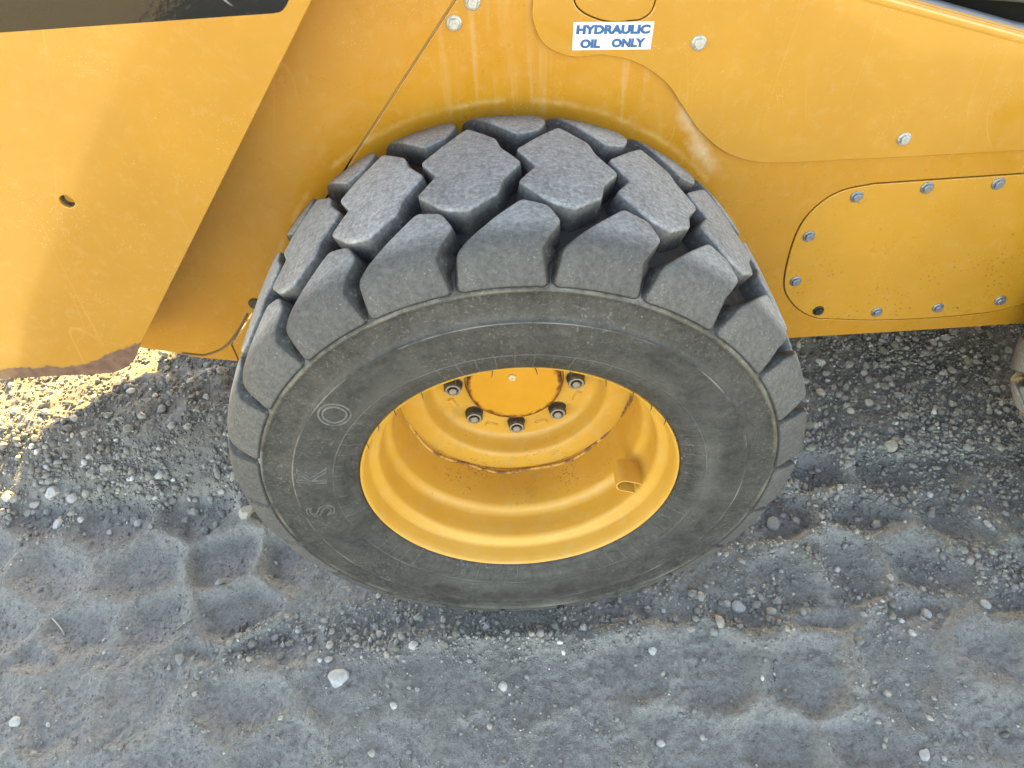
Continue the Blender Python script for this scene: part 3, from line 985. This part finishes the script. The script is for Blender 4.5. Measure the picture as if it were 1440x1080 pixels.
def round_poly(pts, rad):
    P = np.array(pts, float); out = []
    N = len(P)
    for i in range(N):
        a, p, b = P[i-1], P[i], P[(i+1) % N]
        da, db = np.linalg.norm(a-p), np.linalg.norm(b-p)
        q0 = p+(a-p)/da*min(rad, da*.42); q1 = p+(b-p)/db*min(rad, db*.42)
        for t in (0, .34, .67, 1):
            out.append((1-t)**2*q0+2*t*(1-t)*p+t*t*q1)
    return np.array(out)
def resample(P, step):
    out = []
    for i in range(len(P)):
        a, b = P[i], P[(i+1) % len(P)]
        n = max(1, int(round(np.linalg.norm(b-a)/step)))
        for k in range(n): out.append(a+(b-a)*k/n)
    return np.array(out)

def lug_mesh(name, poly_deg_mm, seed, facet=None):
    """poly: (deg, mm) around the tread"""
    P = np.array([(math.radians(a)*.40, (s+math.copysign(max(0, abs(s)-100)*.215, s))/1000) for a, s in poly_deg_mm])
    area = .5*np.sum(P[:, 0]*np.roll(P[:, 1], -1)-np.roll(P[:, 0], -1)*P[:, 1])
    if area < 0: P = P[::-1]
    P = resample(round_poly(P, .0052), .0075)
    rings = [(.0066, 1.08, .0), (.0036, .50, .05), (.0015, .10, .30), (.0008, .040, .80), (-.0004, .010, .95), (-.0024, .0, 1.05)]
    uv, dep, wear_and_light = [], [], []
    N = len(P)
    for off, df, w in rings:
        Q = offset_poly(P, off)
        if facet is not None:      # the trailing corner is cut away as a sloping facet
            fp = np.array([math.radians(facet[0])*.40, facet[1]*1.07/1000])
            wt = np.exp(-(np.linalg.norm(P-fp, axis=1)/.017)**2)
            dirn = np.array([facet[2], 0.0])
            Q = Q+wt[:, None]*dirn*min(df, 1.0)
        Q[:, 1] = np.clip(Q[:, 1], -.186, .186)
        uv.append(Q); dep.append(df*lug_depth(Q[:, 1])); wear_and_light += [w]*N
    inner = uv[-1]
    # grid points inside the inner ring
    mn, mx = inner.min(0), inner.max(0)
    g = []
    for x in np.arange(mn[0], mx[0], .0065):
        for y in np.arange(mn[1], mx[1], .0065):
            p = np.array([x, y])
            # inside test
            c = False
            j = N-1
            for i in range(N):
                if (inner[i, 1] > y) != (inner[j, 1] > y) and x < (inner[j, 0]-inner[i, 0])*(y-inner[i, 1])/(inner[j, 1]-inner[i, 1])+inner[i, 0]: c = not c
                j = i
            if c and np.min(np.linalg.norm(inner-p, axis=1)) > .004: g.append(p)
    G = np.array(g).reshape(-1, 2)
    b0 = (len(rings)-1)*N
    pts = [Vector(p) for p in np.concatenate([inner, G])]
    res = geometry.delaunay_2d_cdt(pts, [(i, (i+1) % N) for i in range(N)], [], 1, 1e-6)
    idx, extra = [], []
    for k_, orig in enumerate(res[3]):
        o_ = [q_ for q_ in orig if q_ < N]
        if o_: idx.append(b0+o_[0])
        else:
            idx.append(b0+N+len(extra)); extra.append(res[0][k_][:])
    G = np.array(extra).reshape(-1, 2)
    allv = np.concatenate(uv+[G]); alld = np.concatenate(dep+[np.zeros(len(G))])
    wear_and_light = np.array(wear_and_light+[1.0]*len(G))
    faces = [[idx[i] for i in fc] for fc in res[2]]
    for r in range(len(rings)-1):
        for i in range(N):
            j = (i+1) % N
            faces.append((r*N+i, r*N+j, (r+1)*N+j, (r+1)*N+i))
    y, R, ny_, nr_ = crown(allv[:, 1])
    rs = np.random.default_rng(seed)
    wob = .0010*(fbm(allv[:, 0]*40+seed, allv[:, 1]*40, 1.0, 2, seed)-.5)
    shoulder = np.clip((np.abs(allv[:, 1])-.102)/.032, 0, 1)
    wear_and_light = wear_and_light*(1-.80*shoulder)  # shoulder faces painted darker than the sky-facing tops
    y = y-ny_*(alld+wob); R = R-nr_*(alld+wob)
    th = allv[:, 0]/.40
    co = np.stack([R*np.sin(th), y, R*np.cos(th)], -1)
    bm = bmesh.new()
    lay = bm.verts.layers.float.new('wear_and_light')
    vs = [bm.verts.new(c) for c in co]
    for fc in faces:
        try: bm.faces.new([vs[i] for i in fc])
        except ValueError: pass
    for i, v_ in enumerate(vs): v_[lay] = float(wear_and_light[i])
    bmesh.ops.recalc_face_normals(bm, faces=bm.faces)
    me = bpy.data.meshes.new(name); bm.to_mesh(me); bm.free()
    me.polygons.foreach_set('use_smooth', [True]*len(me.polygons))
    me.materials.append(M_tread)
    return me

Zp = [(-6.2, -97), (-1.3, -64), (-.5, -42), (2.7, -9), (-.4, 23), (-1.4, 54), (-6.2, 83), (-10.0, 72), (-14.3, 33), (-11.2, -2), (-14.2, -37)]
Fp = [(-14.0, 69), (-10.2, 80), (-8.5, 105), (-11.9, 137), (-10.6, 168), (-25.2, 168), (-24.3, 136), (-19.8, 109)]
Bp = [(16.6+a, -8-s*.985) for a, s in Fp]
for kind, poly, fct in (('centre_tread_block', Zp, None), ('outer_shoulder_lug', Fp, (-11.9, 137, .020)), ('inner_shoulder_lug', Bp, (4.7, -143, .020))):
    meshes = [lug_mesh(kind, poly, 20+q_, fct) for q_ in range(3)]
    for i in range(NL):
        o = link(bpy.data.objects.new(kind, meshes[i % 3]), wheel)
        o.rotation_euler = (0, i*PIT+random.uniform(-.0035, .0035), 0)

# carcass
half = [(.034, .2205), (.012, .2228), (.0015, .2235), (-.0035, .2265), (-.0065, .2320), (-.0090, .2400), (-.0120, .2430), (-.0140, .2520), (-.0165, .2650), (-.0190, .2800), (-.0196, .2950), (-.0190, .3060), (-.0194, .3078), (-.0194, .3092), (-.0160, .3105), (-.0140, .3160), (-.0130, .3260), (-.0120, .3400), (-.0124, .3445), (-.0136, .3462), (-.0141, .3476), (-.0134, .3492), (-.0115, .3510), (-.0085, .3535), (-.0030, .3570), (.006, .3630), (.018, .3680), (.030, .3715), (.05, .374), (.09, .3760), (.145, .3765)]
full = half+[(YC+(YC-y)*1.10, R) for y, R in half[::-1]][1:]
tyre = lathe('tyre', full, 264, M_side, wheel, True, 60)

# raised sidewall lettering
for ch, ang, R, size in (('S', -93.5, .2840, .054), ('K', -77.0, .2840, .054), ('O', -51, .2850, .054)):
    me_ = text_mesh(ch, size, 0, .0014, 0, 0, True)
    a = math.radians(ang)
    let_v, let_f = [], []
    base = 0
    up = Vector((math.sin(a), 0, math.cos(a))); rt = Vector((math.cos(a), 0, -math.sin(a)))
    co = np.array([v_.co[:] for v_ in me_.vertices])
    cm = (co.min(0)+co.max(0))/2
    for c in co:
        p = up*(R+c[1]-cm[1])+rt*(c[0]-cm[0])
        rr = math.hypot(p.x, p.z)
        ys_ = np.interp(rr, [h[1] for h in half], [h[0] for h in half])
        let_v.append((p.x, ys_-c[2], p.z))
    for p in me_.polygons: let_f.append([base+i for i in p.vertices])
    bpy.data.meshes.remove(me_)
    mesh_obj('sidewall_letter', let_v, let_f, M_letter, wheel)

# vent whiskers at the bead
wv, wf = tube([(0, 0, 0), (.0006, -.002, -.0045), (.0002, -.003, -.0085)], [.0007, .0006, .0003], 5)
wme = None
for ang in (-62, -52, -43, -31, -19, -7, 6, 17, 29, 40, 49, 58, 68):
    if wme is None:
        o = mesh_obj('rubber_whisker', wv, wf, M_tread, wheel); wme = o.data
    else:
        o = link(bpy.data.objects.new('rubber_whisker', wme), wheel)
    a = math.radians(ang)
    o.location = (.2245*math.sin(a), -.003, .2245*math.cos(a))
    o.rotation_euler = (0, random.uniform(-.3, .3), 0)

# rim: lip, seat, drop well, barrel, ledge of the disc, disc face
rp = [(.010, .2225), (.0012, .2232), (-.0005, .2222), (.0000, .2205), (.004, .2185), (.012, .2160), (.024, .2140), (.0275, .2128), (.0300, .2100), (.0335, .2035), (.0365, .2005), (.0420, .1990), (.0560, .1984), (.0720, .1976), (.0790, .1958), (.0835, .1915), (.0870, .1875), (.0930, .1856), (.1200, .1845), (.1660, .1835), (.2300, .183), (.262, .200), (.275, .2225)]
rim = lathe('rim', rp, 192, M_rim, wheel, True, 50)
dp = [(.1660, .1830), (.1655, .1700), (.1660, .1560), (.1670, .1500), (.1690, .1465), (.1730, .1440), (.1820, .1410), (.1920, .1370), (.1975, .1330), (.2000, .1275), (.2005, .1200), (.2005, .080), (.2040, .0785), (.2040, .05)]
disc = lathe('wheel_disc', dp, 160, M_rim, wheel, True, 40)
hub = lathe('hub_cap', [(.206, .0765), (.1905, .0765), (.1885, .0755), (.1875, .0735), (.1872, .070), (.1870, .03), (.1870, .0005)], 96, M_hub, wheel, True, 40, True)
plug = lathe('grease_plug', [(.187, .0062), (.1845, .0060), (.1838, .0048), (.1838, .0022), (.1855, .0018), (.1856, .0004)], 20, simple('dusty_plug', (.55, .48, .33), .6), wheel, True, 40, True)
plug.location = (-.003, 0, .022)
# weld bead, laid in wavering runs along the edge of the disc
wp = []
for i in range(240):
    a = 2*math.pi*i/240
    yy = .1635+.004*math.sin(3*a+1.0)+.003*math.sin(7*a+.4)-.008*max(0, math.sin(a*5+.6))
    R = .1832
    wp.append((R*math.sin(a), yy, R*math.cos(a)))
v, f = tube(wp, [0.0022+.0014*vn for vn in np.random.default_rng(3).random(240)], 7, True)
mesh_obj('weld_bead', v, f, M_weld, wheel, True)

def nut_mesh():
    bm = bmesh.new()
    def ring(n, r, y, ph=0): return [bm.verts.new((r*math.cos(2*math.pi*i/n+ph), y, r*math.sin(2*math.pi*i/n+ph))) for i in range(n)]
    def strip(p, q_, mi=0):
        n = len(p)
        for i in range(n):
            fc = bm.faces.new((p[i], p[(i+1) % n], q_[(i+1) % n], q_[i])); fc.material_index = mi
    a = ring(24, .0165, 0); b = ring(24, .0163, -.003); c = ring(24, .0140, -.0055)
    strip(a, b); strip(b, c); bm.faces.new(c)
    h0 = ring(6, .0150, -.004); h1 = ring(6, .0150, -.0165)
    strip(h0, h1)
    e = ring(24, .0122, -.0195); e2 = ring(24, .0095, -.0198)
    # chamfer between hexagon and round end
    for i in range(6):
        bm.faces.new((h1[i], h1[(i+1) % 6], e[(4*i+4) % 24], e[4*i+3], e[4*i+2], e[4*i+1], e[4*i]))
    strip(e, e2, 1)
    g = ring(24, .0088, -.0165); strip(e2, g, 1)
    bm.faces.new(g)
    s0 = ring(16, .0066, -.012); s1 = ring(16, .0064, -.0215); s2 = ring(16, .0052, -.0230)
    strip(s0, s1); strip(s1, s2, 1); fc = bm.faces.new(s2); fc.material_index = 1
    bmesh.ops.recalc_face_normals(bm, faces=bm.faces)
    me = bpy.data.meshes.new('wheel_nut'); bm.to_mesh(me); bm.free()
    me.materials.append(M_nut); me.materials.append(M_nutring)
    return me
NUT = nut_mesh()
bm = bmesh.new()
bmesh.ops.create_cube(bm, size=1)
for p in bm.verts: p.co = Vector((p.co.x*.022, p.co.y*.005, p.co.z*.010))
bmesh.ops.bevel(bm, geom=bm.edges[:], offset=.0018, segments=3, affect='EDGES')
pad0 = bm_obj('disc_pad', bm, M_rim, wheel, True, 40)
for i in range(8):
    a = math.pi+i*math.pi/4
    o = link(bpy.data.objects.new('wheel_nut', NUT), wheel)
    o.location = (.0985*math.sin(a), .2045, .0985*math.cos(a))
    o.rotation_euler = (0, random.uniform(0, 1.0), 0)
    b = a+math.pi/8
    o = pad0 if i == 0 else link(bpy.data.objects.new('disc_pad', pad0.data), wheel)
    o.location = (.111*math.sin(b), .1998, .111*math.cos(b))
    o.rotation_euler = (0, b, 0)

# valve guard: bent half tube welded to the seat, open towards the flange
ga = math.radians(113)
up = Vector((math.sin(ga), 0, math.cos(ga))); tn = Vector((math.cos(ga), 0, -math.sin(ga)))
v, f = [], []
sec = []
for t in np.linspace(math.radians(-90), math.radians(90), 15):
    sec.append((-math.cos(t), math.sin(t)))
sec = [(1.95, -.95)]+sec+[(1.95, .95)]
ro_, th_ = .0128, .0020
rows = [(.030, 1.0), (.045, 1.0), (.062, 1.0), (.072, .98)]
for y, k_ in rows:
    for rr in (ro_, ro_-th_):
        for (u_, w_) in sec:
            p = up*(.170+u_*rr*k_)+tn*(w_*rr*k_)
            v.append((p.x, y, p.z))
n = len(sec)
def vi(r, s_, i): return (r*2+s_)*n+i
for r in range(len(rows)-1):
    for i in range(n-1):
        f.append((vi(r, 0, i), vi(r, 0, i+1), vi(r+1, 0, i+1), vi(r+1, 0, i)))
        f.append((vi(r, 1, i), vi(r+1, 1, i), vi(r+1, 1, i+1), vi(r, 1, i+1)))
for r in (0, len(rows)-1):
    for i in range(n-1):
        f.append((vi(r, 0, i), vi(r, 1, i), vi(r, 1, i+1), vi(r, 0, i+1)))
mesh_obj('valve_guard', v, f, M_rim, wheel, True).data.set_sharp_from_angle(angle=math.radians(35))
p0 = up*.178
v, f = tube([(p0.x, .070, p0.z), (p0.x, .055, p0.z), (p0.x, .050, p0.z), (p0.x, .041, p0.z), (p0.x, .0385, p0.z)], [.0035, .0035, .0050, .0050, .0034], 14)
mesh_obj('valve_stem', v, f, M_chrome, wheel, True)

# rear wheel: copy of every part
wheel2 = empty('wheel', (1.288, 0, .4), loader)
wheel2.rotation_euler = (0, .17, 0)
for ch in list(wheel.children):
    c = ch.copy()
    COL.objects.link(c)
    c.parent = wheel2
